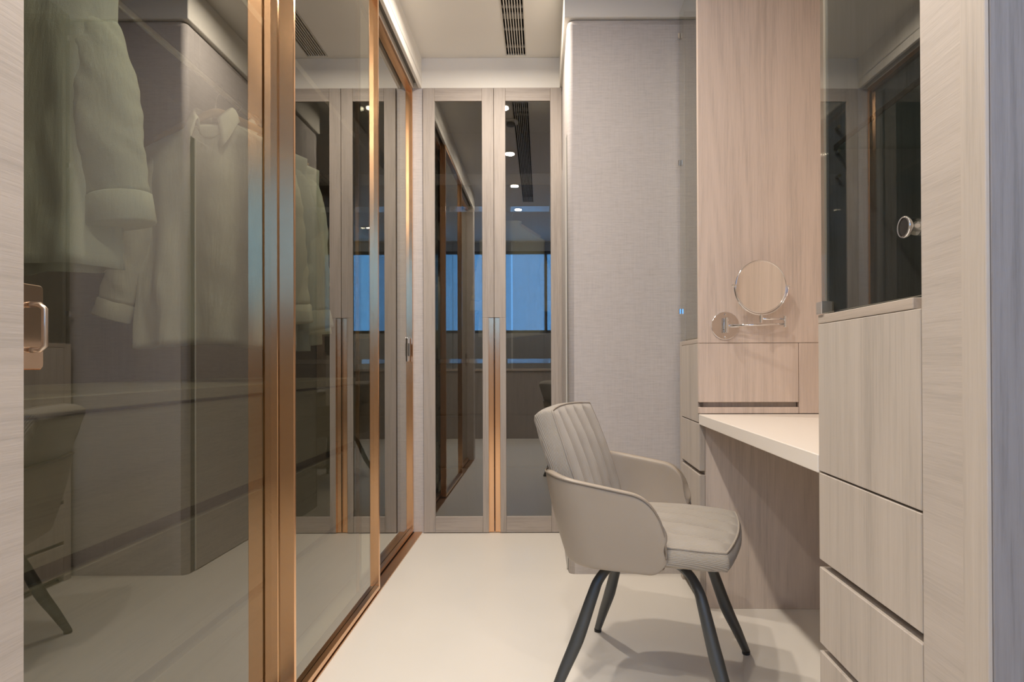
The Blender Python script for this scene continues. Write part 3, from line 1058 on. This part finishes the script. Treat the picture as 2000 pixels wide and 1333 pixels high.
turn = Matrix.Translation(mc) @ Matrix.Rotation(R_(6), 4, 'Z') @ Matrix.Rotation(R_(2), 4, 'X')
yk = [(mr * 1.06 * math.cos(R_(a)), 0, (mr + 0.0105) * math.sin(R_(a)) + 0.003) for a in range(180, 361, 6)]
bm = tube([(x, y, z) for x, y, z in yk], 0.0042, 10, flat=(1.6, 0.7))
bmesh.ops.transform(bm, matrix=turn, verts=bm.verts)
put('yoke', bm, M['chrome'], mm, smooth=True)
bm = tube([(mr * math.cos(2 * math.pi * k / 72), 0, mr * math.sin(2 * math.pi * k / 72)) for k in range(72)], 0.0034, 10, closed=True)
bmesh.ops.transform(bm, matrix=turn, verts=bm.verts)
put('rim', bm, M['chrome'], mm, smooth=True)
bm = cyl((0, -0.002, 0), (0, 0.002, 0), mr, 72)
bmesh.ops.transform(bm, matrix=turn, verts=bm.verts)
put('mirror_disc', bm, M['mirror'], mm, label='round mirror glass')
for s in (1, -1):
    bm = cyl((s * mr * 1.0, 0, 0.004), (s * mr * 1.16, 0, 0.004), 0.0042, 14, 0.001)
    bmesh.ops.transform(bm, matrix=turn, verts=bm.verts)
    put('pivot_knob', bm, M['chrome'], mm)

# ------------------------------------------------------------------ the armchair (frame CH: x forward, y to its left)
CH = Frame((0.335, 1.795, 0), R_(-20.3))
ac = thing('desk_armchair', 'taupe leather tub armchair with corduroy seat and back, drawn up to the desk', 'chair', (0, 0, 0), CH)


def pad(hx0, hx1, hy, z_bot, z_top, crown, grooves, depth, k=0.30, n=44, m=72, taper=0.0, edge=0.010, bulge=0.008, wave=0.0):
    """cushion: x from hx0 to hx1, y within hy; grooves run along x"""
    bm = bmesh.new()
    cx, hx = (hx0 + hx1) / 2, (hx1 - hx0) / 2

    def plan(a, b, infl=0.0):
        x = a * math.sqrt(1 - k * b * b / 2)
        y = b * math.sqrt(1 - k * a * a / 2)
        yy = y * (hy + infl) * (1 + taper * x)
        return cx + x * (hx + infl), yy

    def top(a, b, x, y):
        e = max(abs(a), abs(b))
        z = z_top + crown * (1 - a * a) * (1 - b * b * 0.8) - edge * max(0.0, (e - 0.86) / 0.14) ** 2
        fade = max(0.0, min(1.0, (0.97 - abs(a)) / 0.10))
        for g in grooves:
            gy = g * hy * (1 + taper * ((x - cx) / hx))
            z -= (depth * 0.6 * math.exp(-((y - gy) / 0.006) ** 2) + depth * 0.75 * math.exp(-((y - gy) / 0.020) ** 2)) * fade
        z += wave * nz(x, y, 0.3, 22)
        return z
    T = []
    for i in range(n + 1):
        row = []
        a = -1 + 2 * i / n
        for j in range(m + 1):
            b = -1 + 2 * j / m
            x, y = plan(a, b)
            row.append(bm.verts.new((x, y, top(a, b, x, y))))
        T.append(row)
    for i in range(n):
        for j in range(m):
            bm.faces.new((T[i][j], T[i + 1][j], T[i + 1][j + 1], T[i][j + 1]))
    per = [(i, 0) for i in range(n)] + [(n, j) for j in range(m)] + [(i, m) for i in range(n, 0, -1)] + [(0, j) for j in range(m, 0, -1)]
    prev = [T[i][j] for i, j in per]
    ring_pts = [v.co.copy() for v in prev]
    for f, infl in ((0.12, 0.004), (0.35, bulge), (0.65, bulge), (0.88, 0.003), (1.0, -0.010)):
        cur = []
        for (i, j), v0 in zip(per, ring_pts):
            a, b = -1 + 2 * i / n, -1 + 2 * j / m
            x, y = plan(a, b, infl)
            z = v0.z + (z_bot - v0.z) * f + (0.003 * nz(x, y, f * 3, 30))
            cur.append(bm.verts.new((x, y, z)))
        L = len(cur)
        for q in range(L):
            bm.faces.new((prev[q], prev[(q + 1) % L], cur[(q + 1) % L], cur[q]))
        prev = cur
    bm.faces.new(prev)
    seams = []
    for g in grooves:
        ln = []
        for i in range(37):
            a = -0.88 + 1.76 * i / 36
            gy = g * hy
            for _ in range(4):                   # solve the plan map for the groove line
                b = gy / max(1e-4, hy * math.sqrt(1 - k * a * a / 2) * (1 + taper * a))
                x, y = plan(a, b)
                gy = g * hy * (1 + taper * ((x - cx) / hx))
            ln.append(Vector((x, y, top(a, b, x, y) + 0.0014)))
        seams.append(ln)
    return bm, ring_pts, seams


# seat
bm, ring, seams = pad(-0.205, 0.232, 0.238, 0.402, 0.462, 0.022, (-0.58, -0.2, 0.2, 0.58), 0.012, k=0.34, taper=0.05, edge=0.010, wave=0.0008)
seat = put('seat', bm, M['cord'], ac, CH, smooth=True)
bm = tube(ring[::2], 0.0032, 6, closed=True)
sub('welt', bm, M['cordpipe'], seat, smooth=True)
for ln in seams:
    sub('seam', tube(ln, 0.0013, 6), M['seam'], seat, smooth=True)

# backrest: built flat, then stood up. local x -> up, local z -> forward
bm, ring, seams = pad(0.0, 0.385, 0.208, -0.070, 0.0, 0.018, (-0.60, -0.20, 0.20, 0.60), 0.009, k=0.26, taper=-0.02, edge=0.008, wave=0.0008)
for v in bm.verts:                              # wrap the pad slightly around the sitter
    v.co.z += 0.4 * v.co.y ** 2
ring = [Vector((p.x, p.y, p.z + 0.4 * p.y ** 2)) for p in ring]
tilt = R_(19)
up = Vector((-math.sin(tilt), 0, math.cos(tilt)))
fw = Vector((math.cos(tilt), 0, math.sin(tilt)))
B = Matrix(((up.x, 0, fw.x, -0.141), (0, 1, 0, 0), (up.z, 0, fw.z, 0.440), (0, 0, 0, 1)))
me = bpy.data.meshes.new('backrest')
bmesh.ops.recalc_face_normals(bm, faces=bm.faces)
bm.to_mesh(me)
bm.free()
for p in me.polygons:
    p.use_smooth = True
me.materials.append(M['cord'])
back = bpy.data.objects.new('backrest', me)
COL.objects.link(back)
back.parent = ac[0]
back.matrix_local = B
bm = tube(ring[::2], 0.0032, 6, closed=True)
sub('welt', bm, M['cordpipe'], back, smooth=True)
for ln in seams:
    sub('seam', tube([(p.x, p.y, p.z + 0.4 * p.y ** 2) for p in ln], 0.0013, 6), M['seam'], back, smooth=True)

# leather tub shell: one sheet swept around the back from arm to arm


def shell_plan(s, f):
    """s in [-1,1] around the U, f in [0,1] bottom to top -> (u, v)"""
    hw = 0.232 + 0.040 * f                       # half width grows upward
    ub = -0.218 - 0.052 * f                      # back plane leans back
    uf = 0.066 - 0.01 * f
    r = 0.115
    straight = uf - (ub + r)
    arc = r * math.pi / 2
    flat = hw - r
    tot = straight + arc + flat
    d = (1 - abs(s)) * tot                       # distance from the arm front
    sg = 1 if s > 0 else -1
    if d < straight:
        return uf - d, sg * hw
    d -= straight
    if d < arc:
        a = d / r
        return ub + r - r * math.sin(a), sg * (hw - r + r * math.cos(a))
    d -= arc
    return ub, sg * (flat - d)


def shell_top(s):
    e = 1 - abs(s)                               # 0 at the arm front
    z = 0.585 + 0.047 * min(1.0, e / 0.55)
    if e < 0.155:
        q = 1 - e / 0.155
        z -= 0.105 * (1 - math.sqrt(max(0.0, 1 - q ** 2.6)))
    return z


def shell_bot(s):
    e = 1 - abs(s)
    z = 0.380
    if e < 0.10:
        q = 1 - e / 0.10
        z += 0.05 * (1 - math.sqrt(max(0.0, 1 - q ** 2.2)))
    return z


bm = bmesh.new()
NS, NF = 96, 12
G = []
top_edge = []
for i in range(NS + 1):
    s = -1 + 2 * i / NS
    s = math.copysign(1 - (1 - abs(s)) ** 1.35, s) if s else 0.0
    row = []
    zb, zt_ = shell_bot(s), shell_top(s)
    for j in range(NF + 1):
        f = j / NF
        z = zb + (zt_ - zb) * f
        ff = (z - 0.380) / 0.255
        u, v = shell_plan(s, ff)
        blg = 0.006 * math.sin(math.pi * f)
        L = math.hypot(u + 0.05, v)
        u2, v2 = u + (u + 0.05) / L * blg, v + v / L * blg
        row.append(bm.verts.new((u2, v2, z)))
    G.append(row)
for i in range(NS):
    for j in range(NF):
        bm.faces.new((G[i][j], G[i + 1][j], G[i + 1][j + 1], G[i][j + 1]))
rim = [r[-1].co.copy() for r in G]
front_r = [v.co.copy() for v in G[0]]
front_l = [v.co.copy() for v in G[-1]]
bmesh.ops.recalc_face_normals(bm, faces=bm.faces)
# a floor under the tub closes the shell
shell = put('tub_shell', bm, M['leather'], ac, CH, smooth=True)
so = shell.modifiers.new('thick', 'SOLIDIFY')
so.thickness = 0.026
so.offset = 0.0
ss = shell.modifiers.new('soft', 'SUBSURF')
ss.levels = 1
ss.render_levels = 2
edge_line = front_r[1:-1] + rim + front_l[::-1][1:-1]
out = []
for p in edge_line:
    L = math.hypot(p.x + 0.05, p.y)
    out.append(Vector((p.x + (p.x + 0.05) / L * 0.0125, p.y + p.y / L * 0.0125, p.z - 0.004)))
sub('piping', tube(out, 0.0028, 6), M['piping'], shell, smooth=True)
bp = prism([(0.055, -0.205), (0.055, 0.205), (-0.13, 0.205), (-0.185, 0.13), (-0.185, -0.13), (-0.13, -0.205)], 0.386, 0.402)
put('seat_base', bp, M['leather'], ac, CH)

# swivel mount and four bent legs
put('swivel_plate', box(-0.10, 0.10, -0.10, 0.10, 0.377, 0.3855, 0.003), M['black'], ac, CH)
put('hub', cyl((0, 0, 0.345), (0, 0, 0.377), 0.045, 32, 0.004), M['gunmetal'], ac, CH)
for k in range(4):
    a = R_(45 + 90 * k)
    c, s = math.cos(a), math.sin(a)
    prof = [(0.03, 0.363), (0.10, 0.362), (0.155, 0.350), (0.193, 0.318), (0.215, 0.275), (0.262, 0.165), (0.305, 0.085), (0.346, 0.006)]
    pts = catmull([(r * c, r * s, z) for r, z in prof], 6)
    lg = put('leg', tube(pts, [0.0105, 0.0115, 0.0125, 0.014, 0.016, 0.0185, 0.0155, 0.0115], 18), M['gunmetal'], ac, CH, smooth=True)
    sub('foot_cap', cyl((0.3445 * c, 0.3445 * s, 0.0005), (0.3435 * c, 0.3435 * s, 0.009), 0.0128, 18, 0.001), M['black'], lg)
